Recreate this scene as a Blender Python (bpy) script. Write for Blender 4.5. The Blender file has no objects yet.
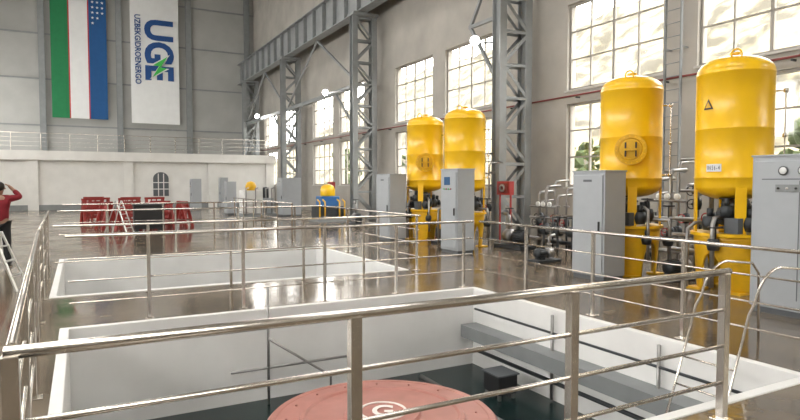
import bpy, bmesh, math, random
from mathutils import Vector, Matrix
random.seed(4)
C=bpy.context.scene.collection
# ---------------- materials ----------------
def mat(name,col,rough=.5,metal=0,var=.0,scale=6,bump=0,emit=0,coat=0,pos=(.3,.7)):
    m=bpy.data.materials.new(name); m.use_nodes=True
    nt=m.node_tree; b=nt.nodes['Principled BSDF']
    b.inputs['Base Color'].default_value=(*col,1)
    b.inputs['Roughness'].default_value=rough; b.inputs['Metallic'].default_value=metal
    if coat: b.inputs['Coat Weight'].default_value=coat; b.inputs['Coat Roughness'].default_value=.12
    if emit:
        b.inputs['Emission Color'].default_value=(*col,1); b.inputs['Emission Strength'].default_value=emit
    if var or bump:
        tc=nt.nodes.new('ShaderNodeTexCoord'); n=nt.nodes.new('ShaderNodeTexNoise')
        n.inputs['Scale'].default_value=scale; n.inputs['Detail'].default_value=6
        nt.links.new(tc.outputs['Object'],n.inputs['Vector'])
        if var:
            r=nt.nodes.new('ShaderNodeValToRGB')
            r.color_ramp.elements[0].position=pos[0]; r.color_ramp.elements[1].position=pos[1]
            r.color_ramp.elements[0].color=(*[c*(1-var) for c in col],1)
            r.color_ramp.elements[1].color=(*[min(1,c*(1+var)) for c in col],1)
            nt.links.new(n.outputs['Fac'],r.inputs['Fac']); nt.links.new(r.outputs['Color'],b.inputs['Base Color'])
        if bump:
            bp=nt.nodes.new('ShaderNodeBump'); bp.inputs['Strength'].default_value=bump; bp.inputs['Distance'].default_value=.01
            nt.links.new(n.outputs['Fac'],bp.inputs['Height']); nt.links.new(bp.outputs['Normal'],b.inputs['Normal'])
    return m
M={}
M['white']=mat('white_paint',(.72,.715,.69),.55,0,.05,1.5)
M['pitwhite']=mat('pit_paint',(.80,.80,.79),.5,0,.07,1.2)
M['plaster']=mat('grey_plaster',(.39,.37,.335),.8,0,.12,.8)
M['backwall']=mat('back_panel',(.40,.405,.39),.7,0,.1,.5)
M['lightwall']=mat('light_plaster',(.52,.51,.49),.7,0,.05,.6)
M['steelgrey']=mat('painted_steel_grey',(.23,.245,.25),.5,.1,.08,3)
M['girder']=mat('girder_grey',(.26,.275,.28),.5,.1,.1,2)
M['stainless']=mat('stainless_steel',(.64,.605,.56),.24,1,.12,9)
M['yellow']=mat('yellow_enamel',(.87,.51,.004),.34,0,.04,3,coat=.25)
M['yellow2']=mat('yellow_enamel_dull',(.72,.41,.008),.4,0,.1,5)
M['cab']=mat('cabinet_grey',(.37,.395,.42),.4,0,.03,4)
M['cabdark']=mat('cabinet_dark',(.10,.11,.12),.4)
M['black']=mat('black_rubber',(.02,.02,.022),.45)
M['iron']=mat('dark_iron',(.04,.045,.05),.45,.4,.2,9)
M['pipe']=mat('pipe_steel',(.30,.295,.29),.35,.8,.1,8)
M['red']=mat('red_paint',(.27,.022,.018),.5,0,.15,5)
M['redbright']=mat('fire_red_paint',(.36,.03,.03),.4)
M['redpipe']=mat('red_pipe',(.20,.035,.03),.5)
M['blue']=mat('blue_paint',(.03,.14,.38),.4)
M['pink']=mat('salmon_paint',(.42,.18,.15),.42,0,.12,4)
M['pinkdark']=mat('salmon_dark',(.30,.12,.10),.4,0,.05,5)
M['pale']=mat('pale_paint',(.85,.80,.77),.5)
M['teal']=mat('pit_floor_green',(.010,.024,.024),.25,0,.2,2)
M['frame']=mat('window_frame',(.32,.30,.27),.5,.1)
M['flaggreen']=mat('flag_green',(.015,.19,.07),.8,0,.05,3)
M['flagblue']=mat('flag_blue',(.012,.085,.25),.8,0,.05,3)
M['flagwhite']=mat('banner_white',(.76,.775,.78),.8,0,.03,2)
M['flagred']=mat('flag_red',(.5,.03,.04),.8)
M['logoblue']=mat('logo_blue',(.012,.07,.25),.7)
M['logogreen']=mat('logo_green',(.05,.5,.08),.7)
M['skin']=mat('skin_tone',(.34,.19,.13),.5)
M['hair']=mat('black_hair',(.015,.012,.01),.5)
M['redcloth']=mat('red_fabric',(.22,.01,.02),.8,0,.12,12)
M['darkcloth']=mat('dark_fabric',(.012,.013,.016),.8,0,.2,12)
M['lamp']=mat('lamp_glow',(1,.98,.94),.5,emit=60)
M['screen']=mat('screen_blue',(.05,.12,.25),.15)
M['alu']=mat('aluminium',(.58,.58,.57),.35,.8)
M['hill']=mat('hillside_scrub',(.12,.105,.065),.95,0,.65,.45,pos=(.42,.58))
M['yard']=mat('outside_ground',(.2,.19,.16),.95,0,.15,.5)
M['leaf']=mat('leaf',(.06,.085,.03),.9,0,.6,3)
g=bpy.data.materials.new('window_glass'); g.use_nodes=True; nt=g.node_tree; nt.nodes.clear()
o=nt.nodes.new('ShaderNodeOutputMaterial'); mx=nt.nodes.new('ShaderNodeMixShader'); t=nt.nodes.new('ShaderNodeBsdfTransparent'); gl=nt.nodes.new('ShaderNodeBsdfGlossy')
gl.inputs['Roughness'].default_value=.05; mx.inputs[0].default_value=.05
nt.links.new(t.outputs[0],mx.inputs[1]); nt.links.new(gl.outputs[0],mx.inputs[2]); nt.links.new(mx.outputs[0],o.inputs[0]); M['glass']=g
def floor_mat():
    m=bpy.data.materials.new('polished_floor'); m.use_nodes=True; nt=m.node_tree; b=nt.nodes['Principled BSDF']
    tc=nt.nodes.new('ShaderNodeTexCoord'); n=nt.nodes.new('ShaderNodeTexNoise'); n.inputs['Scale'].default_value=.9; n.inputs['Detail'].default_value=8
    r=nt.nodes.new('ShaderNodeValToRGB'); r.color_ramp.elements[0].position=.3; r.color_ramp.elements[1].position=.7
    r.color_ramp.elements[0].color=(.10,.076,.052,1); r.color_ramp.elements[1].color=(.20,.158,.112,1)
    r2=nt.nodes.new('ShaderNodeMapRange'); r2.inputs['From Min'].default_value=.3; r2.inputs['From Max'].default_value=.7; r2.inputs['To Min'].default_value=.07; r2.inputs['To Max'].default_value=.24
    nt.links.new(tc.outputs['Object'],n.inputs['Vector'])
    nt.links.new(n.outputs['Fac'],r.inputs['Fac']); nt.links.new(r.outputs['Color'],b.inputs['Base Color'])
    nt.links.new(n.outputs['Fac'],r2.inputs['Value']); nt.links.new(r2.outputs['Result'],b.inputs['Roughness'])
    b.inputs['IOR'].default_value=1.7; b.inputs['Specular Tint'].default_value=(1,.95,.87,1)
    n3=nt.nodes.new('ShaderNodeTexNoise'); n3.inputs['Scale'].default_value=2.2; n3.inputs['Detail'].default_value=3
    nt.links.new(tc.outputs['Object'],n3.inputs['Vector'])
    bp=nt.nodes.new('ShaderNodeBump'); bp.inputs['Strength'].default_value=.4; bp.inputs['Distance'].default_value=.01
    nt.links.new(n3.outputs['Fac'],bp.inputs['Height']); nt.links.new(bp.outputs['Normal'],b.inputs['Normal'])
    return m
M['floor']=floor_mat()
# ---------------- mesh builder ----------------
class MB:
    def __init__(s): s.bm=bmesh.new(); s.mi=0
    def _f(s,vs,sm=False):
        try:
            f=s.bm.faces.new(vs); f.material_index=s.mi; f.smooth=sm; return f
        except ValueError: return None
    def box(s,x0,x1,y0,y1,z0,z1):
        v=[s.bm.verts.new((x,y,z)) for x in (x0,x1) for y in (y0,y1) for z in (z0,z1)]
        for q in ((0,1,3,2),(4,6,7,5),(0,4,5,1),(2,3,7,6),(0,2,6,4),(1,5,7,3)): s._f([v[i] for i in q])
        return s
    def beam(s,p0,p1,w,h,up=(0,0,1)):
        p0=Vector(p0);p1=Vector(p1);d=(p1-p0).normalized();u=Vector(up)
        if abs(d.dot(u))>.98: u=Vector((0,1,0))
        a=d.cross(u).normalized();b=a.cross(d).normalized()
        v=[]
        for p in (p0,p1):
            for i,j in ((-1,-1),(1,-1),(1,1),(-1,1)): v.append(s.bm.verts.new(p+a*i*w/2+b*j*h/2))
        for q in ((0,1,2,3),(7,6,5,4),(0,4,5,1),(1,5,6,2),(2,6,7,3),(3,7,4,0)): s._f([v[i] for i in q])
        return s
    def tube(s,pts,r,seg=12,r2=None,cap=True):
        pts=[Vector(p) for p in pts]; n=len(pts); rings=[]; prev=None
        for i,p in enumerate(pts):
            if i==0: d=pts[1]-p
            elif i==n-1: d=p-pts[i-1]
            else: d=(pts[i+1]-p).normalized()+(p-pts[i-1]).normalized()
            d=d.normalized()
            if prev is None:
                u=Vector((0,0,1)) if abs(d.z)<.9 else Vector((1,0,0)); a=d.cross(u).normalized()
            else:
                a=(prev-d*prev.dot(d)).normalized()
            prev=a; b=d.cross(a); rr=r if r2 is None else r+(r2-r)*i/(n-1)
            rings.append([s.bm.verts.new(p+(a*math.cos(2*math.pi*k/seg)+b*math.sin(2*math.pi*k/seg))*rr) for k in range(seg)])
        for i in range(n-1):
            for k in range(seg): s._f([rings[i][k],rings[i][(k+1)%seg],rings[i+1][(k+1)%seg],rings[i+1][k]],True)
        if cap: s._f(rings[0][::-1]); s._f(rings[-1])
        return s
    def lathe(s,prof,c=(0,0,0),seg=32,axis='z',smooth=True,M3=None):
        c=Vector(c); rings=[]; closed=prof[0]==prof[-1] and prof[0][0]>0
        for r,z in prof:
            ring=[]
            for k in range(seg):
                a=2*math.pi*k/seg; v=Vector((r*math.cos(a),r*math.sin(a),z))
                if axis=='x': v=Vector((v.z,v.x,v.y))
                elif axis=='y': v=Vector((v.x,v.z,v.y))
                if M3 is not None: v=M3@v
                ring.append(s.bm.verts.new(c+v))
                if r<1e-6: break
            rings.append(ring)
        for i in range(len(rings)-1):
            A,B=rings[i],rings[i+1]
            for k in range(seg):
                k2=(k+1)%seg
                if len(A)==1 and len(B)==1: continue
                if len(A)==1: s._f([A[0],B[k2],B[k]],smooth)
                elif len(B)==1: s._f([A[k],A[k2],B[0]],smooth)
                else: s._f([A[k],A[k2],B[k2],B[k]],smooth)
        if not closed:
            for R,rev in ((rings[0],True),(rings[-1],False)):
                if len(R)>1: s._f(R[::-1] if rev else R)
        return s
    def prism(s,poly,fn,t0,t1):
        A=[s.bm.verts.new(fn(x,y,t0)) for x,y in poly]; B=[s.bm.verts.new(fn(x,y,t1)) for x,y in poly]
        s._f(A[::-1]); s._f(B); n=len(poly)
        for i in range(n): s._f([A[i],A[(i+1)%n],B[(i+1)%n],B[i]])
        return s
    def mesh(s,name,mats,bevel=0):
        bmesh.ops.recalc_face_normals(s.bm,faces=s.bm.faces)
        me=bpy.data.meshes.new(name); s.bm.to_mesh(me); s.bm.free()
        for m in (mats if isinstance(mats,(list,tuple)) else [mats]): me.materials.append(M[m] if isinstance(m,str) else m)
        return me
    def part(s,name,mats,parent=None,loc=(0,0,0),bevel=0,label=None):
        me=s.mesh(name,mats); return obj(name,me,parent,loc,bevel,label)
def obj(name,me,parent=None,loc=(0,0,0),bevel=0,label=None,rot=None):
    o=bpy.data.objects.new(name,me); C.objects.link(o); o.location=loc
    if rot: o.rotation_euler=rot
    if parent: o.parent=parent
    if bevel:
        b=o.modifiers.new('bevel','BEVEL'); b.width=bevel; b.segments=2; b.limit_method='ANGLE'; b.angle_limit=math.radians(50)
    if label: o['label']=label
    return o
def thing(name,label,cat,loc=(0,0,0),rz=0,group=None):
    e=bpy.data.objects.new(name,None); e.empty_display_size=.2; C.objects.link(e); e.location=loc; e.rotation_euler=(0,0,rz)
    e['label']=label; e['category']=cat
    if group: e['group']=group
    return e
def tag(o,label,cat,group=None):
    o['label']=label;o['category']=cat
    if group:o['group']=group
    return o
def struct(o): o['kind']='structure'; return o
def dup(src,loc,rz=None,label=None,parent=None):
    c=src.copy(); C.objects.link(c)
    if parent is None:
        c.location=loc
        if rz is not None: c.rotation_euler=(0,0,rz)
        if label: c['label']=label
    else: c.parent=parent
    for ch in list(src.children):
        dup(ch,None,parent=c)
    return c
def textmesh(body,size=1,ext=.01,bold=.0):
    cu=bpy.data.curves.new('t','FONT'); cu.body=body; cu.size=size; cu.extrude=ext; cu.offset=bold; cu.resolution_u=4
    to=bpy.data.objects.new('t',cu); C.objects.link(to); bpy.context.view_layer.update()
    dg=bpy.context.evaluated_depsgraph_get(); me=bpy.data.meshes.new_from_object(to.evaluated_get(dg))
    bpy.data.objects.remove(to); return me
def fit(me,fn,x0,x1,y0,y1):
    xs=[v.co.x for v in me.vertices]; ys=[v.co.y for v in me.vertices]
    a,b,c,d=min(xs),max(xs),min(ys),max(ys)
    for v in me.vertices:
        v.co=Vector(fn(x0+(v.co.x-a)/(b-a)*(x1-x0), y0+(v.co.y-c)/(d-c)*(y1-y0), v.co.z))
    return me
def ringpts(c,r,ax,n=16):
    o=[]
    for j in range(n+1):
        a=2*math.pi*j/n; u,v=r*math.cos(a),r*math.sin(a)
        o.append((c[0]+(0 if ax=='x' else u),c[1]+(u if ax=='x' else (0 if ax=='y' else v)),c[2]+(v if ax!='z' else 0)))
    return o
# ---------------- shell ----------------
XL,XR,YN,YF,ZT=-9,13,-6,50,18
PX1=5.8
PITS=[(2.85,8.15,-.25),(10.4,15.6,-.45)]
mb=MB(); ys=[YN,2.85,8.15,10.4,15.6,YF]
def fq(x0,x1,y0,y1):
    v=[mb.bm.verts.new(p) for p in ((x0,y0,0),(x1,y0,0),(x1,y1,0),(x0,y1,0))]; mb._f(v)
for i in range(5):
    if i in (1,3):
        px=PITS[0][2] if i==1 else PITS[1][2]; fq(XL,px,ys[i],ys[i+1]); fq(PX1,XR,ys[i],ys[i+1])
    else: fq(XL,XR,ys[i],ys[i+1])
struct(mb.part('floor','floor'))
PD=-1.25
WT=.10
for (a,b,PX0) in PITS:
    for nm,bx in (('wall_pit',(PX0,PX1,b-WT,b)),('wall_pit',(PX0,PX1,a,a+WT)),('wall_pit',(PX0,PX0+WT,a+WT,b-WT)),('wall_pit',(PX1-WT,PX1,a+WT,b-WT))):
        struct(MB().box(*bx,PD-.1,.012).part(nm,'pitwhite',bevel=.01))
    struct(MB().box(PX0+WT,PX1-WT,a+WT,b-WT,PD-.1,PD).part('floor_pit','teal'))
struct(MB().box(XL,XR+.3,YN,YF,ZT,ZT+.2).part('ceiling','lightwall'))
struct(MB().box(XL-.3,XR+.3,YF,YF+.3,0,ZT).part('wall_back','backwall'))
struct(MB().box(XL-.3,XR+.3,YN-.3,YN,0,ZT).part('wall_front','plaster'))
mb=MB(); mb.box(XL-.3,XL,YN,YF,0,4.5); mb.box(XL-.3,XL,YN,YF,7.5,ZT)
for y in range(-6,50,4): mb.box(XL-.3,XL,y,y+1.0,4.5,7.5)
struct(mb.part('wall_left','plaster'))
wins=[]
for n in range(-1,4):
    for a,b in ((5.9,9.25),(10.2,13.55)): wins.append((a+11.1*n,b+11.1*n))
zt=[(1.63,4.12),(4.52,7.07)]
yb=[YN]+[v for w in wins for v in w]+[YF]
mb=MB()
for i in range(len(yb)-1):
    if i%2==0: mb.box(XR,XR+.35,yb[i],yb[i+1],0,ZT)
    else:
        for a,b in ((0,1.63),(4.12,4.52),(7.07,ZT)): mb.box(XR,XR+.35,yb[i],yb[i+1],a,b)
struct(mb.part('wall_right','plaster'))
k=0
for a,b in wins:
    for z0,z1 in zt:
        k+=1; mb=MB(); x0,x1=XR+.1,XR+.17; fw=.07
        mb.box(x0,x1,a,b,z0,z0+fw).box(x0,x1,a,b,z1-fw,z1).box(x0,x1,a,a+fw,z0+fw,z1-fw).box(x0,x1,b-fw,b,z0+fw,z1-fw)
        for c in (1,2,3):
            y=a+(b-a)*c/4; w=.025 if c!=2 else .06; mb.box(x0,x1,y-w/2-.01,y+w/2+.01,z0+fw,z1-fw)
        for zz in (z0+(z1-z0)*.36,z0+(z1-z0)*.68): mb.box(x0+.01,x1-.01,a+fw,b-fw,zz-.022,zz+.022)
        mb.mi=1; mb.box(XR+.13,XR+.136,a+fw,b-fw,z0+fw,z1-fw)
        struct(mb.part('window_%d'%k,['frame','glass']))
        s=MB().box(XR-.06,XR+.1,a-.05,b+.05,z0-.05,z0).part('trim_%d'%k,'lightwall'); struct(s)
t=100
for X in (-7.2,-2.2,2.8,7.8,12.4):
    t+=1; mb=MB(); mb.box(X-.2,X+.2,49.9,50,3.8,ZT).box(X-.03,X+.03,49.7,49.9,3.8,ZT).box(X-.2,X+.2,49.64,49.7,3.8,ZT)
    struct(mb.part('trim_%d'%t,'steelgrey'))
for z in (5.9,9.2,12.4,15.6):
    t+=1; struct(MB().box(XL,XR,49.92,50,z-.05,z+.05).part('trim_%d'%t,'girder'))
mb=MB(); mb.box(XL,XR,44.2,50,0,3.2); mb.box(XL,XR,43.9,50,3.2,3.8)
struct(mb.part('wall_mezzanine','white'))
for X in (-7,-2.6,2.9,8.4,12.6):
    t+=1; struct(MB().box(X-.3,X+.3,44.0,44.2,0,3.2).part('trim_%d'%t,'white'))
t+=1; struct(MB().box(XL,XR,44.1,44.2,0,.35).part('trim_%d'%t,'steelgrey'))
pts=[(-.5,0),(.5,0),(.5,1.2)]+[(.5*math.cos(a),1.2+.45*math.sin(a)) for a in [math.pi*i/10 for i in range(1,10)]]+[(-.5,1.2)]
mb=MB(); mb.prism([(x*1.15,-.05+y*1.06) for x,y in pts],lambda x,y,t:(4.95+x,44.12+t,.85+y),0,.08)
mb.mi=1; mb.prism(pts,lambda x,y,t:(4.95+x,44.08+t,.85+y),0,.04)
mb.mi=0
for x in (-.17,.17): mb.box(4.95+x-.03,4.95+x+.03,44.04,44.08,.85,2.4)
for z in (1.3,1.75): mb.box(4.45,5.45,44.04,44.08,z,z+.06)
struct(mb.part('window_50',['white','cabdark']))
# ---------------- outside ----------------
struct(MB().box(13.5,23,-40,120,-.5,-.3).part('ground','yard'))
mb=MB(); n=80; G=[]
for i in range(n+1):
    row=[]
    for j in range(20):
        y=-40+i*2; x=23+j*2+random.uniform(-.5,.5)*(j>0); z=-.3+ ((j*.4)**1.1)*2.6+random.uniform(-.6,.6)*(j>0)
        row.append(mb.bm.verts.new((x,y,z)))
    G.append(row)
for i in range(n):
    for j in range(19): mb._f([G[i][j],G[i+1][j],G[i+1][j+1],G[i][j+1]],True)
h=mb.part('hillside','hill'); h['kind']='stuff'; tag(h,'dry rocky scrub hillside seen through the windows','hillside')
def tree(x,y,s):
    th=thing('tree','leafy tree standing outside the hall windows','tree',(x,y,-.3),random.random()*6,'trees outside')
    MB().tube([(0,0,0),(.05,0,1.5*s),(.1,.1,3*s)],.15,8,.07).part('trunk','iron',th)
    mb=MB()
    for i in range(70):
        bmesh.ops.create_icosphere(mb.bm,subdivisions=1,radius=random.uniform(.12,.3)*s,matrix=Matrix.Translation((random.gauss(0,.5)*s,random.gauss(0,.5)*s,(2.6+random.uniform(-1.2,1.6))*s)))
    for v in mb.bm.verts: v.co+=Vector((random.uniform(-.1,.1),random.uniform(-.1,.1),random.uniform(-.1,.1)))
    mb.part('foliage','leaf',th)
for x,y,s in ((18.5,18,.9),(18.5,23,.9),(19,29,1.1),(18.5,36,1.0),(19.5,46,1.2),(17.5,13.2,.85),(17.2,8.5,.85)): tree(x,y,s)
# ---------------- railings ----------------
def postmesh(h,w=.05):
    mb=MB(); mb.box(-w/2,w/2,-w/2,w/2,0,h-.01); mb.box(-.06,.06,-.06,.06,0,.012); return mb.mesh('post','stainless')
PM={1.1:postmesh(1.1,.042),'w':postmesh(1.1,.06)}
def railing(p0,p1,posts,label,h=1.1,pm=None,z=0,group='stainless railings',matn='stainless',rails=None,rr=.010):
    p0=Vector(p0);p1=Vector(p1); d=p1-p0; L=d.length; a=math.atan2(d.y,d.x)
    th=thing('railing',label,'railing',(p0.x,p0.y,z),a,group)
    for x in posts: obj('post',PM[pm or h],th,(x,0,0),.004)
    MB().tube([(-.02,0,h),(L+.02,0,h)],.026 if pm else .019,16).part('handrail',matn,th)
    for zz in (rails or (.82,.55,.28)): MB().tube([(0,0,zz),(L,0,zz)],rr,10).part('rail',matn,th)
    return th
def sp(L,step,off=0):
    o=[];x=off
    while x<=L+.01: o.append(min(x,L)); x+=step
    return o
railing((-.25,2.69),(4.18,2.69),[0,1.44,2.90,4.40],'polished stainless steel guard railing along the near pit edge',pm='w',rr=.014)
railing((-.255,2.8),(-.5,9.2),sp(6.4,1.5,1.3),'stainless steel railing beside the open turbine pit')
railing((-.5,9.32),(-.65,16.0),sp(6.7,2.1,1.0),'stainless steel railing beside the second pit')
railing((-.15,8.25),(5.82,8.25),[.91,2.12,3.32,4.52,5.8],'stainless steel railing between the two pits')
railing((5.95,2.9),(5.95,8.2),sp(5.3,1.34,.1),'stainless steel railing on the tank side of the pit')
railing((-.35,10.3),(5.85,10.3),[1.3,2.6,3.9,5.1],'stainless steel railing at the near edge of the second pit',rails=(.55,))
railing((5.95,10.25),(5.95,15.6),sp(5.3,1.75,.1),'stainless steel railing on the tank side of the second pit')
railing((-.45,15.8),(5.95,15.8),sp(6.2,1.55,1.0),'stainless steel railing at the far edge of the second pit',rails=(.55,))
railing((-.45,20.5),(5.8,20.5),sp(6.2,1.6,1.2),'stainless steel railing across the middle of the hall',rails=(.55,))
railing((5.95,18.35),(5.95,26.5),sp(8.1,1.6,0),'stainless steel railing beside the hall walkway',rails=(.55,))
railing((-8.8,43.95),(12.8,43.95),sp(21.6,1.6,.3),'metal guard railing on top of the white mezzanine',z=3.8)
th=thing('pit_ladder','curved stainless steel ladder handles at the pit edge','ladder',(5.2,3.35,PD),0)
def arc(c,r,a0,a1,n,y=0): return [(c[0]+r*math.cos(a0+(a1-a0)*i/n),y,c[1]+r*math.sin(a0+(a1-a0)*i/n)) for i in range(n+1)]
for y in (0,.55):
    P=[(-.35,y,0),(.1,y,1.1),(.35,y,1.75)]+arc((.85,1.75),.42,math.pi*.92,math.pi*.5,8,y)+[(1.3,y,2.12),(1.42,y,2.0),(1.45,y,PD*-1)]
    MB().tube(P,.013,10).part('handrail','stainless',th)
for i in range(5):
    z=.2+i*.26; MB().tube([(-.35+.42*z,0,z),(-.35+.42*z,.55,z)],.010,8).part('rung','stainless',th)
# ---------------- pit contents ----------------
th=thing('generator_cover','round dull pink painted generator cover inside the open pit','machine',(2.70,5.40,PD))
MB().lathe([(0,.0),(1.0,.0),(1.0,.42),(0,.42)],seg=64,smooth=False).part('housing','iron',th)
MB().lathe([(0,.42),(1.15,.42),(1.19,.45),(1.19,.56),(1.16,.59),(1.10,.592),(1.095,.585),(1.085,.585),(1.08,.593),(.86,.60),(.84,.63),(.80,.63),(.78,.61),(.40,.615),(.38,.65),(0,.65)],seg=96,smooth=False).part('cover_plate','pink',th)
for i in range(16):
    a=2*math.pi*i/16; MB().lathe([(0,0),(.013,0),(.013,.015),(0,.015)],seg=6,smooth=False).part('bolt','pinkdark',th,(.98*math.cos(a),.98*math.sin(a),.594))
MB().lathe([(.225,0),(.25,0),(.25,.010),(.225,.010),(.225,0)],seg=48,smooth=False).part('emblem_ring','pale',th,(0,0,.651))
me=textmesh('G',1,.05,.03); 
cr,sr=math.cos(-math.radians(28)),math.sin(-math.radians(28))
fit(me,lambda x,y,z:(x*cr-y*sr,x*sr+y*cr,.66+.003*z),-.11,.11,-.15,.15); me.materials.append(M['pale']); obj('emblem_letter',me,th)
mb=MB(); mb.box(-.30,0,0,4.9,0,.04).box(-.30,-.27,0,4.9,-.16,0); 
for y in (.2,1.6,3.0,4.4): mb.prism([(-.27,0),(0,0),(0,-.25)],lambda x,z,t,y=y:(x,y+t,z),0,.03)
tag(mb.part('cable_channel','steelgrey',None,(PX1-WT-.005,3.05,-.58)),'grey steel cable channel bracketed to the white pit wall','cable tray')
th=thing('pit_pipework','thin steel pipe frame against the white pit wall','pipework',(2.6,7.85,PD))
MB().tube([(-.4,0,0),(-.4,0,1.6)],.018,8).part('pipe','pipe',th); MB().tube([(-.4,0,.9),(.5,0,.25),(.5,0,0)],.018,8).part('pipe','pipe',th); MB().tube([(-.9,0,.5),(.9,0,.5)],.018,8).part('pipe','pipe',th)
th=thing('junction_box','small dark control box on short legs in the pit','control box',(5.15,6.6,PD))
MB().box(-.16,.16,-.18,.18,.08,.34).part('box_body','black',th,bevel=.01); MB().box(-.18,.18,-.2,.2,.34,.36).part('lid','cabdark',th)
for x in (-.12,.12):
    for y in (-.14,.14): MB().box(x-.02,x+.02,y-.02,y+.02,0,.08).part('leg','pipe',th)
th=thing('floor_pipe_run','dark pipes running across the pit floor','pipework',(4.2,3.3,PD))
MB().tube([(0,0,.08),(0,4.0,.08)],.06,12).part('pipe','iron',th); MB().tube([(.3,0,.06),(.3,4.4,.06)],.04,12).part('pipe','pipe',th)
th=thing('pit_wall_pipe','thin dark pipes fixed along the white pit wall','pipework',(PX1-WT-.06,3.2,PD))
for z,r in ((.95,.018),(.28,.03)): MB().tube([(0,0,z),(0,4.7,z)],r,8).part('pipe','iron',th)
for y in (1.2,2.9): MB().tube([(0,y,.03),(0,y,1.2)],.022,8).part('pipe','pipe',th)
def pump(loc,label,rz=0,colr='iron',s=1):
    th=thing('pump_unit',label,'pump',loc,rz,'pump units')
    MB().box(-.5*s,.5*s,-.25*s,.25*s,0,.1*s).part('base_frame','iron',th,bevel=.01)
    mb=MB(); mb.lathe([(0,-.38*s),(.12*s,-.38*s),(.15*s,-.33*s),(.15*s,-.05*s),(.12*s,0),(.05*s,.02*s),(.05*s,.1*s),(0,.1*s)],(0,0,.3*s),24,'x')
    for i in range(16):
        a=2*math.pi*i/16; c,q=math.cos(a),math.sin(a); mb.beam((-.33*s,.16*s*c,.3*s+.16*s*q),(-.05*s,.16*s*c,.3*s+.16*s*q),.01*s,.03*s,(0,c,q))
    mb.box(-.3*s,-.1*s,-.12*s,.12*s,.1*s,.2*s); mb.part('motor',colr,th)
    MB().lathe([(0,.08*s),(.16*s,.08*s),(.17*s,.12*s),(.17*s,.28*s),(.1*s,.33*s),(0,.33*s)],(0,0,.3*s),24,'x').part('pump_casing','pipe',th)
    mb=MB(); mb.tube([(.2*s,0,.42*s),(.2*s,0,.75*s),(.24*s,0,.82*s),(.45*s,0,.85*s)],.045*s,12); mb.lathe([(0,0),(.09*s,0),(.09*s,.03*s),(0,.03*s)],(.2*s,0,.55*s),16); mb.part('outlet_pipe','pipe',th)
    mb=MB(); mb.tube([(.2*s+.1*s*math.cos(a),.1*s*math.sin(a),.97*s) for a in [2*math.pi*i/16 for i in range(17)]],.012*s,6,cap=False); mb.tube([(.2*s,0,.8*s),(.2*s,0,.98*s)],.014*s,6); mb.tube([(.1*s,0,.97*s),(.3*s,0,.97*s)],.008*s,6); mb.part('handwheel','black' if colr!='red' else 'redbright',th)
    return th
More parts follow.
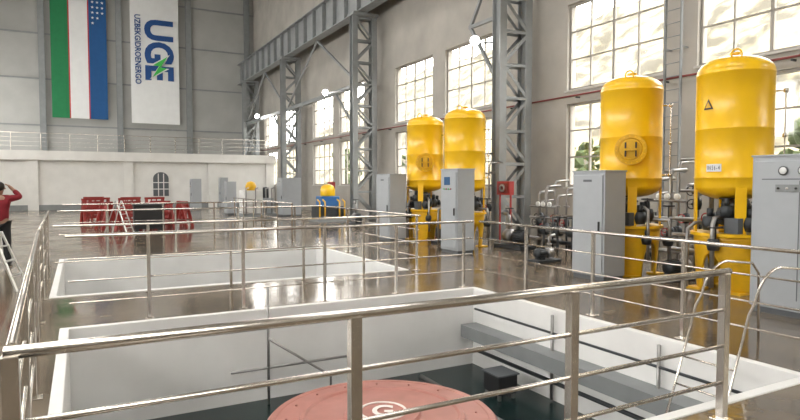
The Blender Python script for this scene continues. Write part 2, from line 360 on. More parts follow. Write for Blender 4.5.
# ---------------- tanks ----------------
def rotto(dv):
    return Vector((0,0,1)).rotation_difference(Vector(dv)).to_matrix()
def tank(loc,label,man=None,rz=0):
    th=thing('pressure_tank',label,'tank',loc,rz,'yellow pressure tanks')
    R=.565
    prof=[(0,1.47)]
    for i in range(1,11):
        a=math.pi/2*i/10; prof.append((R*math.sin(a),1.70-.23*math.cos(a)))
    prof+=[(R,1.82),(R+.006,1.825),(R+.006,1.845),(R,1.85),(R,2.6),(R+.004,2.605),(R+.004,2.62),(R,2.625),(R,3.48),(R+.006,3.485),(R+.006,3.505),(R,3.51)]
    n=14
    for i in range(1,n+1):
        a=math.pi/2*i/n; prof.append((R*math.cos(a)**.8 if i<n else 0,3.52+.27*math.sin(a)))
    MB().lathe(prof,seg=64).part('shell','yellow',th)
    MB().lathe([(0,0),(.05,0),(.05,.05),(.09,.05),(.09,.08),(0,.08)],(0,0,3.77),24,smooth=False).part('top_nozzle','yellow',th)
    for a in (.6,3.74):
        mb=MB(); c,s=math.cos(a),math.sin(a)
        mb.tube([(.4*c-.07*s,.4*s+.07*c,3.68)]+[(.4*c-.07*s*math.cos(b),.4*s+.07*c*math.cos(b),3.76+.08*math.sin(b)) for b in [math.pi*i/8 for i in range(9)]]+[(.4*c+.07*s,.4*s-.07*c,3.68)],.014,8)
        mb.part('lifting_lug','yellow',th)
    mb=MB(); nz,na=14,14
    for q in range(4):
        ca=math.pi/4+q*math.pi/2; G=[]
        for i in range(nz+1):
            z=.0+.9*i/nz; u=min(1,z/.62); ha=math.radians(24+21*(1-math.sqrt(max(0,1-u**2.6)))); rr=.49+.07*(z/.9)
            if z>=.62: ha=math.radians(45)
            G.append([mb.bm.verts.new((rr*math.cos(ca-ha+2*ha*j/na),rr*math.sin(ca-ha+2*ha*j/na),z)) for j in range(na+1)])
        for i in range(nz):
            for j in range(na): mb._f([G[i][j],G[i][j+1],G[i+1][j+1],G[i+1][j]],True)
    bmesh.ops.remove_doubles(mb.bm,verts=mb.bm.verts,dist=.0005)
    o=mb.part('pedestal','yellow2',th); so=o.modifiers.new('s','SOLIDIFY'); so.thickness=.03
    MB().lathe([(.2,.90),(.61,.90),(.61,.95),(.2,.95),(.2,.90)],seg=48,smooth=False).part('pedestal_ring','yellow',th)
    for q in range(4):
        ca=math.pi/4+q*math.pi/2; c,s=math.cos(ca),math.sin(ca)
        MB().beam((.54*c,.54*s,.95),(.545*c,.545*s,1.85),.16,.03,(c,s,0)).part('leg','yellow',th)
        MB().box(-.12,.12,-.12,.12,0,.03).part('foot_plate','yellow2',th,(.49*c,.49*s,0))
    mb=MB(); mb.tube([(0,0,.1),(0,0,1.5)],.085,16)
    for z in (.3,.62,1.0,1.2,1.38): mb.lathe([(0,0),(.16,0),(.16,.035),(0,.035)],(0,0,z),20,smooth=False)
    mb.part('drain_pipe','pipe',th)
    for P,r in (([(0,0,1.22),(-.35,-.1,1.22),(-.62,-.12,1.2),(-.67,-.12,1.1),(-.67,-.12,.1)],.035),([(0,0,1.05),(.2,-.35,1.05),(.3,-.64,1.05),(.3,-.67,.95),(.3,-.67,.2)],.035),([(.0,.0,1.3),(-.2,-.5,1.3),(-.24,-.62,1.25),(-.24,-.64,.3)],.028),([(-.1,.1,1.1),(-.5,.3,1.1),(-.64,.34,1.0),(-.64,.34,.05)],.03)):
        MB().tube(P,r,12).part('branch_pipe','pipe',th)
    for x,y,z,r in ((-.3,-.08,1.22,.14),(.12,-.3,1.14,.13),(-.1,-.38,1.15,.12),(-.42,.1,1.1,.12),(.36,-.12,1.12,.12),(-.64,-.12,.78,.1),(.3,-.64,.66,.1),(-.25,-.45,1.1,.12),(-.24,-.6,.7,.09),(.28,.25,1.15,.13),(-.45,-.2,1.3,.1)):
        mb=MB(); mb.lathe([(0,-r),(r*.8,-r*.9),(r,-r*.2),(r,r*.2),(r*.8,r*.9),(0,r)],(x,y,z),14); mb.lathe([(0,r*.9),(r*.4,r*.9),(r*.4,r*2),(0,r*2)],(x,y,z),12); mb.part('valve','iron',th)
    MB().box(-.5,-.32,-.42,-.2,.96,1.2).part('control_box','cabdark',th)
    for (hx,hy,hz) in ((-.3,-.1,1.5),(.3,-.64,1.32),(-.14,-.52,1.45),(-.60,-.12,1.05)):
        mb=MB(); mb.tube(ringpts((hx,hy,hz),.1,'z',20),.014,6,cap=False)
        for a in (0,1.57): mb.tube([(hx-.1*math.cos(a),hy-.1*math.sin(a),hz),(hx+.1*math.cos(a),hy+.1*math.sin(a),hz)],.009,6)
        mb.tube([(hx,hy,hz-.22),(hx,hy,hz+.02)],.016,6); mb.part('handwheel','black',th)
    a=math.radians(-58); c,s=math.cos(a),math.sin(a)
    mb=MB(); mb.tube([(.54*c,.54*s,3.2),(.7*c,.7*s,3.2),(.7*c,.7*s,1.9),(.54*c,.54*s,1.9)],.016,8)
    for z in (3.2,1.9,2.5): mb.lathe([(0,-.03),(.035,-.03),(.035,.03),(0,.03)],(.7*c,.7*s,z),12)
    mb.part('level_gauge','stainless',th)
    if man is not None:
        dv=Vector((math.cos(man),math.sin(man),0)); R3=rotto(dv); c0=dv*.47+Vector((0,0,2.36))
        MB().lathe([(.0,0),(.21,0),(.21,.14),(.28,.14),(.28,.18),(.0,.18)],c0,40,M3=R3,smooth=False).part('manhole_flange','yellow',th)
        MB().lathe([(.0,.18),(.26,.18),(.26,.193),(.0,.193)],c0,40,M3=R3,smooth=False).part('gasket','iron',th)
        MB().lathe([(.0,.193),(.28,.193),(.28,.23),(.215,.235),(.205,.222),(.19,.222),(.18,.24),(.0,.25)],c0,40,M3=R3,smooth=False).part('manhole_cover','yellow2',th)
        for i in range(16):
            b=2*math.pi*i/16; p=c0+R3@Vector((.247*math.cos(b),.247*math.sin(b),.21)); MB().tube([p,p+dv*.05],.014,6).part('bolt','yellow',th)
        side=Vector((-dv.y,dv.x,0)); p=c0+dv*.26
        for sg in (-1,1): MB().beam(p+side*.09*sg+Vector((0,0,-.13)),p+side*.09*sg+Vector((0,0,.13)),.025,.05,dv).part('bracket_arm','iron',th)
        MB().beam(p-side*.11+dv*.03,p+side*.11+dv*.03,.03,.04).part('bracket_bar','yellow2',th); MB().tube([p+dv*.02,p+dv*.08],.03,12).part('hub','yellow2',th)
    return th
def curved_plate(name,th,a0,a1,z0,z1,R,matn,label=None):
    mb=MB(); n=8; A=[];B=[]
    for i in range(n+1):
        a=a0+(a1-a0)*i/n; A.append(mb.bm.verts.new((R*math.cos(a),R*math.sin(a),z0))); B.append(mb.bm.verts.new((R*math.cos(a),R*math.sin(a),z1)))
    for i in range(n): mb._f([A[i],A[i+1],B[i+1],B[i]],True)
    return mb.part(name,matn,th,label=label)
TX=9.4
t1=tank((TX,6.0,0),'yellow pressure tank on arched pedestal beside wide grey cabinet')
toc=math.atan2(-6.0,-TX)
curved_plate('nameplate',t1,toc-.70,toc-.28,1.93,2.05,.576,'flagwhite')
me=textmesh('0 6 5 6 - 4',1,.001,.01); 
fit(me,lambda x,y,z,R=.580:(R*math.cos(x),R*math.sin(x),y),toc-.66,toc-.32,1.955,2.025); me.materials.append(M['black']); obj('nameplate_text',me,t1)
mb=MB()
def tri(s,R,mi):
    mb.mi=mi; ac=toc-.68; zc=2.98
    v=[mb.bm.verts.new((R*math.cos(ac+x*s/R),R*math.sin(ac+x*s/R),zc+y*s)) for x,y in ((-.09,-.065),(.09,-.065),(0,.1))]; mb._f(v)
tri(1,.580,0); tri(.6,.584,1); mb.mi=0; mb.part('warning_sign',['black','yellow2'],t1)
tank((TX,8.06,0),'yellow pressure tank with round bolted manhole beside low grey cabinet',man=math.atan2(-8.06,-TX))
tank((TX,13.7,0),'plain yellow pressure tank standing behind grey cabinet')
tank((TX,15.84,0),'yellow pressure tank with bolted manhole behind grey cabinet',man=math.atan2(-15.84,-TX))
# ---------------- cabinets ----------------
def cabinet(x0,x1,y0,y1,h,label,style=0,name='control_cabinet',group='grey control cabinets'):
    cx,cy=(x0+x1)/2,(y0+y1)/2; th=thing(name,label,'cabinet',(cx,cy,0),0,group); w,d=(x1-x0)/2,(y1-y0)/2
    MB().box(-w+.02,w-.02,-d+.02,d-.02,0,.08).part('plinth','cabdark',th)
    MB().box(-w,w,-d,d,.08,h).part('body','cab',th,bevel=.008)
    MB().box(-w-.015,w+.015,-d-.015,d+.015,h,h+.025).part('top_cap','cab',th,bevel=.006)
    dr=MB().box(-.012,.012,-d+.04,d-.04,.14,h-.06).part('door','cab',th,(-w-.014,0,0),bevel=.006)
    MB().box(-.03,-.0,-.012,.012,-.09,.09).part('handle','black',dr,(-.012,-d+.1,h*.5),bevel=.004)
    if style==1:
        for y in (.22,-.02,-.26):
            MB().lathe([(0,-.02),(.06,-.02),(.06,0),(.05,0),(.05,-.005),(0,-.005)],(0,0,0),24,'x').part('meter','cabdark',dr,(-.018,y,h-.19))
            MB().lathe([(0,-.004),(.046,-.004),(.046,0),(0,0)],(0,0,0),24,'x').part('meter_face','flagwhite',dr,(-.036,y,h-.19))
        MB().box(-.004,0,-.5,.5,-.006,.006).part('door_seam','cabdark',dr,(-.012,0,h-.3)) 
        MB().box(-.006,0,-.32,.32,-.05,.05).part('switch_panel','steelgrey',dr,(-.012,0,h-.42))
        for i in range(6): MB().lathe([(0,-.02),(.014,-.02),(.014,0),(0,0)],(0,0,0),12,'x').part('indicator_lamp',['black','pale','black'][i%3],dr,(-.018,-.27+i*.11,h-.42))
        MB().box(-.004,0,-.006,.006,-1.55,0).part('door_seam','cabdark',dr,(-.012,.02,h-.32))
    if style==2:
        MB().box(-.008,0,-.13,.13,-.1,.1).part('screen','screen',dr,(-.012,.05,h-.28))
        for i in range(4): MB().lathe([(0,-.02),(.018,-.02),(.018,0),(0,0)],(0,0,0),12,'x').part('indicator_lamp',['redbright','logogreen'][i%2],dr,(-.018,-.13+i*.1,h-.48))
    if style==3:
        MB().box(-.006,0,-.1,.1,-.02,.02).part('label_strip','cabdark',dr,(-.012,0,h-.16))
    return th
cabinet(8.1,8.75,3.6,4.89,2.1,'wide tall grey control cabinet with round meters beside a yellow tank',1)
cabinet(8.1,8.62,7.48,8.25,1.95,'plain light grey cabinet in front of the yellow tank with manhole',3)
cabinet(8.1,8.6,12.1,12.86,2.08,'grey control cabinet with small screen near yellow tanks',2)
cabinet(8.1,8.65,15.7,16.6,2.0,'plain grey cabinet beside a yellow tank',3)
cabinet(9.3,10.3,30.2,31.2,2.0,'light grey cabinet in the far part of the hall',3)
cabinet(6.5,7.1,41,41.8,2.0,'tall narrow pale grey cabinet near the mezzanine wall',2)
cabinet(8.6,9.1,42.2,42.9,2.1,'pale cabinet standing near the mezzanine wall',0)
cabinet(7.1,7.6,33.2,33.9,1.8,'narrow pale grey cabinet beside a boxy oil unit',0)
# ---------------- pipework ----------------
def rack(loc,sc,label,specs=((0,0,3.1),(.0,.3,2.8),(.12,-.3,2.6),(.4,.1,3.4),(.3,-.45,3.0),(.25,.5,2.3))):
    th=thing('pipe_rack',label,'pipework',loc,0,'pipe racks')
    for i,(x,y,h) in enumerate(specs):
        h*=sc
        mb=MB(); mb.tube([(x,y,0),(x,y,h),(x+.06,y,h+.1),(x+.5,y,h+.12)],.042-.004*i,12)
        for z in (.5,1.4*sc+.1,2.2*sc): mb.lathe([(0,0),(.08,0),(.08,.04),(0,.04)],(x,y,z),16,smooth=False)
        mb.part('pipe','pipe',th)
        zz=(1.1+.25*(i%3))*sc
        mb=MB(); mb.tube(ringpts((x-.16,y,zz),.09,'x'),.012,6,cap=False); mb.tube([(x,y,zz),(x-.16,y,zz)],.02,6); mb.tube([(x-.16,y-.09,zz),(x-.16,y+.09,zz)],.008,6); mb.part('handwheel','black' if i%2 else 'redbright',th)
        MB().lathe([(0,-.12),(.07,-.1),(.09,0),(.07,.1),(0,.12)],(x,y,zz),14).part('valve','iron',th)
    for a,b,z,r in ((-.45,.6,2.2,.03),(-.6,.7,1.05,.045),(-.7,.8,.45,.05),(-.5,.6,1.6,.03)): MB().tube([(-.06,a,z*sc),(-.06,b,z*sc)],r,10).part('pipe','pipe',th)
    for y in (-.25,.0,.2): MB().lathe([(0,-.04),(.07,-.04),(.07,.0),(0,.0)],(0,0,0),20,'x').part('pressure_gauge','flagwhite',th,(-.1,y,2.35*sc))
rack((10.35,7.0,0),1,'vertical steel pipes with valves between two yellow tanks')
rack((11.3,8.6,0),.62,'low steel pipe rack with handwheels behind yellow tank')
rack((10.5,14.9,0),.75,'steel pipe rack with valves between far yellow tanks')
rack((11.2,12.4,0),.5,'low steel pipe rack with handwheels near window wall')
rack((10.6,20.2,0),.5,'low steel pipe rack beyond the yellow tanks')
for i,(x,y,r,cc,s) in enumerate(((11.7,10.1,1.5,'iron',1.1),(11.7,11.35,1.5,'iron',1.1),(10.2,12.5,1.6,'iron',1.1),(11.6,17.8,1.5,'iron',1.1),(11.6,19.2,1.6,'red',1.1),(11.6,5.4,1.6,'iron',1.1),(10.0,22.3,1.4,'iron',1.1),(11.5,21.4,1.4,'iron',1.1),(10.3,4.6,1.5,'iron',1.1),(9.5,7.05,0,'iron',.8),(9.5,14.75,0,'iron',.85),(9.0,10.0,.1,'iron',.7))):
    pump((x,y,0),'dark electric oil pump with steel outlet pipe on the hall floor' if cc=='iron' else 'red electric oil pump with steel outlet pipe on the hall floor',r,cc,s)
def manifold(loc,L,label):
    th=thing('pipe_manifold',label,'pipework',loc)
    MB().tube([(0,0,.55),(0,L,.55)],.06,14).part('pipe','pipe',th); MB().tube([(.3,0,.9),(.3,L,.9)],.045,14).part('pipe','stainless',th)
    MB().tube([(.15,0,.25),(.15,L,.25)],.05,14).part('pipe','iron',th)
    n=int(L/.45)
    for i in range(n+1):
        y=i*L/n
        MB().tube([(0,y,0),(0,y,.55)],.03,8).part('support','iron',th); MB().tube([(.3,y,0),(.3,y,.9)],.025,8).part('support','iron',th)
        mb=MB(); mb.lathe([(0,-.12),(.13,-.1),(.13,.1),(0,.12)],(0,y,.55),14,'y'); mb.tube([(0,y,.6),(0,y,.9)],.02,6); mb.tube(ringpts((0,y,.9),.11,'z',14),.016,6,cap=False); mb.part('valve','iron',th)
manifold((10.5,9.2,0),2.5,'grey pipe manifold with valves between the tank pairs')
manifold((10.3,17.4,0),1.6,'pipe manifold with valves beyond the tank pair')
def hosebox(x,y,label,s=1):
    th=thing('fire_hose_cabinet',label,'fire cabinet',(x,y,0),0,'fire cabinets')
    for yy in (-.25,.25): MB().box(-.02,.02,yy-.02,yy+.02,0,1.4).part('leg','redbright',th)
    MB().box(-.09,.09,-.29,.29,1.4,1.80).part('box_body','redbright',th,bevel=.01)
    MB().box(-.015,0,-.22,.22,1.46,1.74).part('door','redpipe',th,(-.09,0,0)); 
    MB().lathe([(.07,-.04),(.11,-.04),(.11,0),(.07,0),(.07,-.04)],(0,0,0),24,'x').part('hose_reel','cab',th,(-.105,0,1.6))
hosebox(11.1,14.05,'small red fire hose cabinet on legs below the windows')
hosebox(10.9,27.4,'small red fire hose cabinet beside a steel column')
th=thing('oil_unit','pale grey boxy oil unit with small yellow dome and pipes','machine',(8.3,31.6,0),0,'oil units')
MB().box(-.9,.9,-.6,.6,0,.15).part('base_frame','steelgrey',th)
MB().box(-.8,.2,-.5,.5,.15,1.35).part('oil_box','white',th,bevel=.02); MB().box(.25,.8,-.45,.45,.15,.95).part('oil_box','cab',th,bevel=.02)
MB().lathe([(0,1.35),(.28,1.35),(.28,1.6),(.2,1.78),(0,1.85)],(-.3,0,0),24).part('dome','yellow2',th)
MB().lathe([(0,.95),(.16,.95),(.16,1.5),(0,1.55)],(.5,0,0),18).part('motor','iron',th)
for x in (-.7,-.2,.35,.65): MB().tube([(x,-.57,.1),(x,-.57,1.45),(x+.15,-.5,1.5)],.035,8).part('pipe','pipe',th)
th=thing('oil_unit','oil unit with one small yellow dome and blue motors','machine',(10.0,25.6,0),0,'oil units')
MB().box(-.7,.7,-.6,.6,0,.15).part('base_frame','steelgrey',th)
MB().box(-.6,.6,-.5,.5,.15,.7).part('oil_box','iron',th,bevel=.02)
MB().box(-.45,.45,-.35,.35,.7,1.15).part('motor_block','blue',th,bevel=.03)
MB().lathe([(0,1.15),(.32,1.15),(.34,1.2),(.34,1.45),(.28,1.6),(.15,1.68),(0,1.7)],(.0,0,0),28).part('dome','yellow',th)
for x in (-.6,-.35,.35,.6): MB().tube([(x,-.57,.1),(x,-.57,.9),(x-.05,-.4,1.0)],.035,8).part('pipe','yellow2',th)
# ---------------- red barriers ----------------
def trestle(loc,rz,L=1.3,h=1.0):
    th=thing('trestle','dark red painted steel barrier stand on the hall floor','trestle',loc,rz,'red steel barriers')
    MB().beam((-L/2,0,h-.04),(L/2,0,h-.04),.09,.10).part('top_beam','red',th)
    for sx in (-1,1):
        x=sx*(L/2-.08)
        for sy in (-1,1): MB().beam((x,sy*.02,h-.08),(x+sx*.03,sy*.24,0),.09,.09).part('leg','red',th)
        MB().beam((x,-.15,.3),(x,.15,.3),.05,.05).part('crossbar','red',th)
    for z in (.2,.4,.6,.8): MB().beam((-L/2+.06,0,z),(L/2-.06,0,z),.03,.08).part('rail','red',th)
    for x in (-.3,-.05,.2): MB().beam((x,0,.1),(x+.15,0,h-.06),.04,.05).part('brace','red',th)
for i in range(8):
    a=2*math.pi*i/8+.3; trestle((2.25+1.5*math.cos(a),25.3+1.5*math.sin(a),0),a+math.pi/2,.82)
for x,y in ((.5,30),(2.0,30.3),(.8,31.6),(2.2,32.1),(.6,33.6),(3.2,31.2)): trestle((x,y,0),.3,.95,1.05)
th=thing('black_crate','black steel box standing in front of red barriers','box',(2.15,23.0,0))
MB().box(-.5,.5,-.3,.3,.12,.95).part('box_body','black',th,bevel=.02)
for x in (-.4,.4): MB().box(x-.06,x+.06,-.3,.3,0,.12).part('skid','iron',th)
MB().box(-.53,.53,-.33,.33,.95,1.0).part('lid','iron',th,bevel=.01)
def ladder(loc,rz,h,w,label):
    th=thing('stepladder',label,'ladder',loc,rz,'aluminium ladders')
    for sx in (-w,w):
        MB().beam((sx,-.38*h,0),(sx*.7,0,h),.05,.025).part('front_stile','alu',th); MB().beam((sx,.38*h,0),(sx*.7,0.02,h),.04,.02).part('rear_stile','alu',th)
    n=int(h/.27)
    for i in range(1,n+1):
        z=i*h/(n+1); q=-.38*h*(1-z/h); ww=w*(1-.3*z/h); MB().box(-ww,ww,q-.03,q+.03,z,z+.02).part('step','alu',th)
ladder((-1.2,11.6,0),1.2,.95,.18,'small open aluminium stepladder beside the railing')
ladder((1.15,22.2,0),.9,1.15,.2,'aluminium stepladder standing beside red barriers')
# ---------------- steel columns & girder ----------------
H=9.6
def column():
    th=thing('lattice_column','tall grey steel lattice crane column against the window wall','column',(12,14.9,0),0,'steel crane columns')
    for sx in (-.5,.5):
        mb=MB()
        mb.box(sx-.13,sx+.13,-.2,-.17,0,H).box(sx-.13,sx+.13,.17,.2,0,H).box(sx-.012,sx+.012,-.17,.17,0,H); mb.part('column_leg','girder',th)
        MB().box(sx-.2,sx+.2,-.28,.28,0,.04).part('base_plate','steelgrey',th)
    n=9
    for yy in (-.18,.18):
        mb=MB()
        for i in range(n):
            z0,z1=.3+i*1.02,.3+(i+1)*1.02; s=1 if i%2 else -1
            mb.beam((-.5*s,yy,z0),(.5*s,yy,z1),.10,.02,(0,1,0)); mb.beam((-.5,yy,z1),(.5,yy,z1),.09,.02,(0,1,0))
        mb.part('lacing','girder',th)
    MB().box(-.66,.64,-.35,.35,H,H+.13).part('cap_plate','girder',th)
    return th
c0=column()
for Y in (3.8,26.0,37.1,47.2): dup(c0,(12,Y,0))
th=thing('crane_girder','long grey steel crane runway girder with stiffeners on lattice columns','girder',(11.8,-5.8,9.74))
L=55.4
mb=MB(); mb.box(-.25,.25,0,L,0,.05).box(-.25,.25,0,L,1.6,1.65).box(-.02,.02,0,L,.05,1.6); mb.part('girder_beam','girder',th)
sm=MB().box(-.22,-.02,0,.03,.05,1.6).mesh('stiffener','steelgrey')
for i in range(37): obj('stiffener',sm,th,(0,i*1.5+.1,0))
MB().box(-.04,.04,0,L,1.65,1.8).part('crane_rail','iron',th)
MB().box(.25,1.1,0,L,1.55,1.61).part('walkway','steelgrey',th)
mb=MB()
for i in range(0,38): mb.box(.98,1.02,i*1.48,i*1.48+.04,1.61,2.6)
for z in (2.1,2.6): mb.box(.98,1.02,0,L,z-.02,z+.02)
mb.part('guard_rail','steelgrey',th)
for Y0,Y1 in ((26.0,37.1),(37.1,47.2)):
    th=thing('steel_bracing','diagonal grey steel bracing linking two lattice columns','bracing',(11.75,Y0+.22,6.3),0,'steel bracing')
    D=Y1-Y0-.44
    MB().box(-.1,.1,.0,D,0,.2).part('beam','girder',th)
    for p,q in (((0,.06,-2.0),(0,2.6,0)),((0,D-.06,-2.0),(0,D-2.6,0))): MB().beam(p,q,.09,.1).part('knee_brace','girder',th)
    for p,q in (((0,.06,.3),(0,D/2,3.3)),((0,D-.06,.3),(0,D/2,3.3))): MB().beam(p,q,.09,.1).part('diagonal_brace','girder',th)
th=thing('steel_bracing','diagonal grey steel knee braces beside a tall lattice column','bracing',(11.75,15.12,4.6),0,'steel bracing')
MB().beam((0,.06,.2),(0,1.7,2.4),.09,.1).part('knee_brace','girder',th); MB().beam((0,.06,4.6),(0,1.7,2.4),.09,.1).part('knee_brace','girder',th)
MB().beam((0,0.02,2.4),(0,1.75,2.4),.1,.12).part('beam','girder',th)
th=thing('fire_pipe','long red fire water pipe fixed along the wall between windows','pipe',(12.85,-5,4.32))
MB().tube([(0,0,0),(0,54,0)],.026,10).part('pipe','redpipe',th)
bmh=MB().box(0,.14,0,.04,-.08,-.04).mesh('bracket','iron')
for i in range(18): obj('bracket',bmh,th,(0,i*3,0))
th=thing('wall_ladder','grey steel access ladder fixed between two tall windows','ladder',(12.75,9.72,0))
for y in (-.22,.22): MB().box(-.03,.03,y-.02,y+.02,.3,11).part('stile','steelgrey',th)
for i in range(33): MB().tube([(0,-.22,.5+i*.32),(0,.22,.5+i*.32)],.013,6).part('rung','steelgrey',th)
for z in (2,5,8):
    for y in (-.22,.22): MB().box(.0,.25,y-.015,y+.015,z,z+.04).part('bracket','steelgrey',th)
def flood(loc,col):
    x,y,z=loc; rz=math.atan2(-y,-x)
    th=thing('floodlight','bright white round floodlight bracketed to a steel column','lamp',loc,rz,'floodlights')
    MB().lathe([(0,-.25),(.08,-.25),(.11,-.12),(.17,0),(.17,.04),(.15,.04),(.15,.01),(0,.01)],(0,0,0),28,'x').part('housing','steelgrey',th)
    MB().lathe([(0,.02),(.14,.02),(.14,.03),(0,.03)],(0,0,0),28,'x').part('lamp_lens','lamp',th)
    v=Matrix.Rotation(-rz,3,'Z')@Vector((col[0]-x,col[1]-y,-.1))
    MB().beam((-.12,0,-.05),v,.05,.05).part('bracket','iron',th)
    l=bpy.data.lights.new('flood_lamp','SPOT'); l.energy=260; l.spot_size=2.4; l.spot_blend=.6; l.shadow_soft_size=.14; l.color=(1,.95,.87)
    lo=bpy.data.objects.new('flood_lamp',l); C.objects.link(lo); d=Vector((-.6,-.75,-.3)).normalized(); lo.location=Vector(loc)+Vector((-x,-y,0)).normalized()*.08; lo.rotation_euler=d.to_track_quat('-Z','Y').to_euler()
    return th
flood((11.0,15.5,6.2),(11.36,15.1)); flood((11.0,28.4,6.3),(11.36,26.2)); flood((11.45,43.2,6.6),(11.5,46.9))
# ---------------- banners ----------------
fy=49.5
th=thing('flag','vertical green, white and blue flag with crescent and stars','flag',(.08,fy,6.45))
Hf=10.4
def strip(nm,x0,x1,m):
    mb=MB(); n=24; A=[];B=[]
    for i in range(n+1):
        z=Hf*i/n; w=.03*math.sin(i*.9)
        A.append(mb.bm.verts.new((x0,w,z))); B.append(mb.bm.verts.new((x1,w,z)))
    for i in range(n): mb._f([A[i],B[i],B[i+1],A[i+1]],True)
    mb.part(nm,m,th)
strip('green_stripe',-1.7,-.6,'flaggreen'); strip('red_stripe',-.6,-.52,'flagred'); strip('white_stripe',-.52,.66,'flagwhite'); strip('red_stripe',.66,.74,'flagred'); strip('blue_stripe',.74,1.9,'flagblue')
mb=MB(); zc=9.3
outp=[];inn=[]
for i in range(21):
    a=math.radians(-40+260*i/20); outp.append((1.32+.36*math.cos(a),zc+.36*math.sin(a)))
for i in range(21):
    a=math.radians(-30+240*i/20); inn.append((1.32+.28*math.cos(a),zc-.10+.28*math.sin(a)))
for i in range(20):
    v=[mb.bm.verts.new((p[0],-.06,p[1])) for p in (outp[i],outp[i+1],inn[i+1],inn[i])]; mb._f(v)
mb.part('crescent','flagwhite',th)
def star(cx,cz,r):
    mb=MB(); c=mb.bm.verts.new((cx,-.06,cz)); V=[mb.bm.verts.new((cx+(r if i%2==0 else r*.4)*math.sin(math.pi*i/5),-.06,cz+(r if i%2==0 else r*.4)*math.cos(math.pi*i/5))) for i in range(10)]
    for i in range(10): mb._f([c,V[i],V[(i+1)%10]])
    mb.part('star','flagwhite',th)
for i,nn in enumerate((5,4,3)):
    for j in range(nn): star(1.0+i*.32,8.5-j*.38,.11)
th=thing('banner','white vertical banner with blue letters and green lightning bolt','banner',(5.3,fy,6.3))
mb=MB(); A=[];B=[]
for i in range(25):
    z=10.4*i/24; w=.03*math.sin(i*.8); A.append(mb.bm.verts.new((-1.72,w,z))); B.append(mb.bm.verts.new((1.72,w,z)))
for i in range(24): mb._f([A[i],B[i],B[i+1],A[i+1]],True)
mb.part('banner_cloth','flagwhite',th)
me=textmesh('UGE',1,.02,.035); fit(me,lambda x,y,z:(y,-.07+z*.2,7.9-x),0,4.6,-.75,1.35); me.materials.append(M['logoblue']); obj('logo_lettering',me,th)
me=textmesh('UZBEKGIDROENERGO',1,.01,.02); fit(me,lambda x,y,z:(y,-.07+z*.2,8.15-x),0,5.2,-1.42,-1.0); me.materials.append(M['logoblue']); obj('small_lettering',me,th)
bolt=[(.55,1.0),(-.5,.1),(-.05,.05),(-.55,-1.0),(.5,-.1),(.05,-.05)]
mb=MB(); mb.prism([(.32+x*1.35,4.35+z*1.0) for x,z in bolt],lambda x,y,t:(x,-.12+t,y),0,.02); mb.mi=1
mb.prism([(.32+x*1.0,4.35+z*.82) for x,z in bolt],lambda x,y,t:(x,-.15+t,y),0,.02); mb.part('lightning_bolt',['flagwhite','logogreen'],th)
# ---------------- person ----------------
def skinmesh(name,verts,edges,radii,matn,root=0,sub=2):
    me=bpy.data.meshes.new(name); me.from_pydata(verts,edges,[]); o=bpy.data.objects.new(name,me); C.objects.link(o)
    sk=o.modifiers.new('skin','SKIN'); sk.use_smooth_shade=True
    for i,v in enumerate(me.skin_vertices[0].data):
        r=radii[i]; v.radius=(r,r) if not isinstance(r,tuple) else r
        v.use_root=(i==root)
    s=o.modifiers.new('sub','SUBSURF'); s.levels=sub; s.render_levels=sub
    bpy.context.view_layer.update(); dg=bpy.context.evaluated_depsgraph_get()
    m2=bpy.data.meshes.new_from_object(o.evaluated_get(dg)); bpy.data.objects.remove(o)
    m2.materials.clear(); m2.materials.append(M[matn])
    for p in m2.polygons: p.use_smooth=True
    return m2
th=thing('person','person in red jacket and dark trousers with one hand at head','person',(-1.50,15.1,0),math.radians(-12))
V=[(0,0,.96),(0,.0,1.12),(0,.01,1.28),(0,0,1.42),(0,.0,1.5),(0,.02,1.58),(0,.03,1.66),(0,.02,1.71)]
R=[(.15,.11),(.14,.10),(.165,.11),(.15,.09),.055,.075,.088,.06]
E=[(i,i+1) for i in range(7)]
def ch(par,pts,rs):
    p=par
    for q,r in zip(pts,rs):
        V.append(q);R.append(r);E.append((p,len(V)-1));p=len(V)-1
    return p
la=ch(3,[(-.19,0,1.4),(-.25,-.02,1.14),(-.24,.08,.9),(-.24,.11,.82)],[.06,.048,.036,.034])
ra=ch(3,[(.18,0,1.42),(.37,.1,1.45),(.2,.14,1.62),(.15,.15,1.67)],[.06,.048,.036,.034])
for (root,base,dirv) in ((la,(-.24,.12,.78),Vector((0,.15,-1))),(ra,(.12,.15,1.70),Vector((-.9,-.1,.4)))):
    dirv=dirv.normalized()
    for k in range(4):
        off=Vector((0,(k-1.5)*.02,0)) ; b=Vector(base)+off; ln=(.07,.08,.075,.06)[k]
        ch(root,[b,b+dirv*ln*.6,b+dirv*ln+Vector((.012,0,0))],[.011,.0095,.008])
    b=Vector(base)+Vector((0,.03,0)); ch(root,[b-dirv*.02+Vector((.0,.02,0)),b+dirv*.03+Vector((0,.04,0))],[.012,.009])
for s in (-1,1): ch(0,[(s*.09,0,.88),(s*.11,.02,.5),(s*.12,-.02,.1),(s*.125,.1,.04)],[.09,.062,.042,.035])
obj('body',skinmesh('body',V,E,R,'skin'),th)
JV=[(0,0,.88),(0,0,1.12),(0,.01,1.28),(0,0,1.42),(0,0,1.5),(-.2,0,1.4),(-.26,-.02,1.14),(-.245,.08,.88),(.19,0,1.42),(.37,.1,1.45),(.22,.135,1.60)]
JE=[(0,1),(1,2),(2,3),(3,4),(3,5),(5,6),(6,7),(3,8),(8,9),(9,10)]
obj('jacket',skinmesh('jacket',JV,JE,[(.185,.14),(.175,.13),(.19,.135),(.17,.115),.07,.08,.068,.055,.08,.068,.052],'redcloth'),th)
TV=[(0,0,.98),(-.09,0,.88),(-.11,.02,.5),(-.12,-.02,.08),(.09,0,.88),(.11,.02,.5),(.12,-.02,.08)]
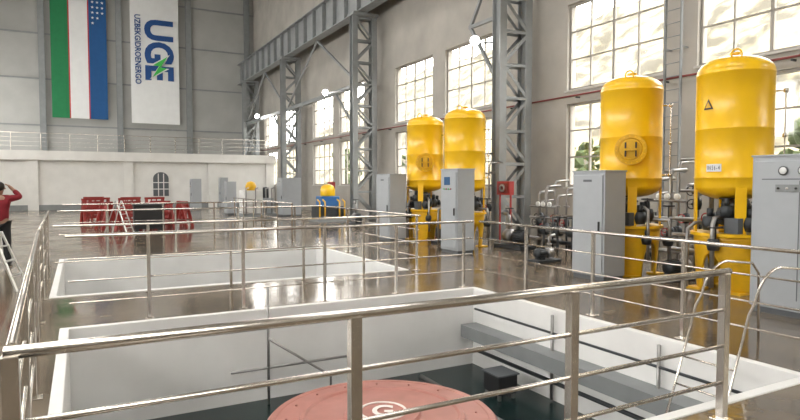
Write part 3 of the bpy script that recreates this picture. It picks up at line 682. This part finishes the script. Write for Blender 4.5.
obj('trousers',skinmesh('trousers',TV,[(0,1),(1,2),(2,3),(0,4),(4,5),(5,6)],[(.165,.125),.11,.085,.07,.11,.085,.07],'darkcloth'),th)
for s in (-1,1):
    mb=MB(); bmesh.ops.create_uvsphere(mb.bm,u_segments=16,v_segments=8,radius=1,matrix=Matrix.Translation((s*.125,.06,.05))@Matrix.Diagonal((.052,.14,.05,1))); mb.part('shoe','black',th)
mb=MB(); bmesh.ops.create_uvsphere(mb.bm,u_segments=20,v_segments=12,radius=1,matrix=Matrix.Translation((0,.0,1.675))@Matrix.Diagonal((.098,.112,.105,1))); 
for v in list(mb.bm.verts):
    if v.co.y>.07 and v.co.z<1.69: v.co.y=.06
for f in mb.bm.faces: f.smooth=True
mb.part('hair','hair',th)
mb=MB(); bmesh.ops.create_uvsphere(mb.bm,u_segments=8,v_segments=6,radius=.016,matrix=Matrix.Translation((0,.125,1.625))); mb.part('nose','skin',th)
for s in (-1,1):
    mb=MB(); bmesh.ops.create_uvsphere(mb.bm,u_segments=8,v_segments=6,radius=.022,matrix=Matrix.Translation((s*.092,.02,1.635))); mb.part('ear','skin',th)
# ---------------- lights / world ----------------
w=bpy.data.worlds.new('World'); bpy.context.scene.world=w; w.use_nodes=True
bg=w.node_tree.nodes['Background']; bg.inputs[0].default_value=(1,.975,.93,1); bg.inputs[1].default_value=12.5
def area(loc,size,power,sy=None,rot=(0,0,0),col=(1,.97,.925)):
    l=bpy.data.lights.new('fill_light','AREA'); l.shape='RECTANGLE'; l.size=size; l.size_y=sy or size; l.energy=power; l.color=col  # unseen fill light added below the ceiling to brighten the hall
    o=bpy.data.objects.new('fill_light',l); C.objects.link(o); o.location=loc; o.rotation_euler=rot; return o
for y,p in ((-3,650),(4,650),(13,560),(22,500),(31,480),(40,460)): area((0,y,16.5),8,p,3)
try: bpy.context.scene.view_settings.view_transform='Standard'
except Exception: pass
cam=bpy.data.cameras.new('camera'); cam.sensor_width=36; cam.lens=595/800*36; cam.clip_end=300
co=bpy.data.objects.new('camera',cam); C.objects.link(co); co.location=(0,0,1.75); co.rotation_euler=(math.radians(90-2.6),0,-math.radians(28.27))
bpy.context.scene.camera=co
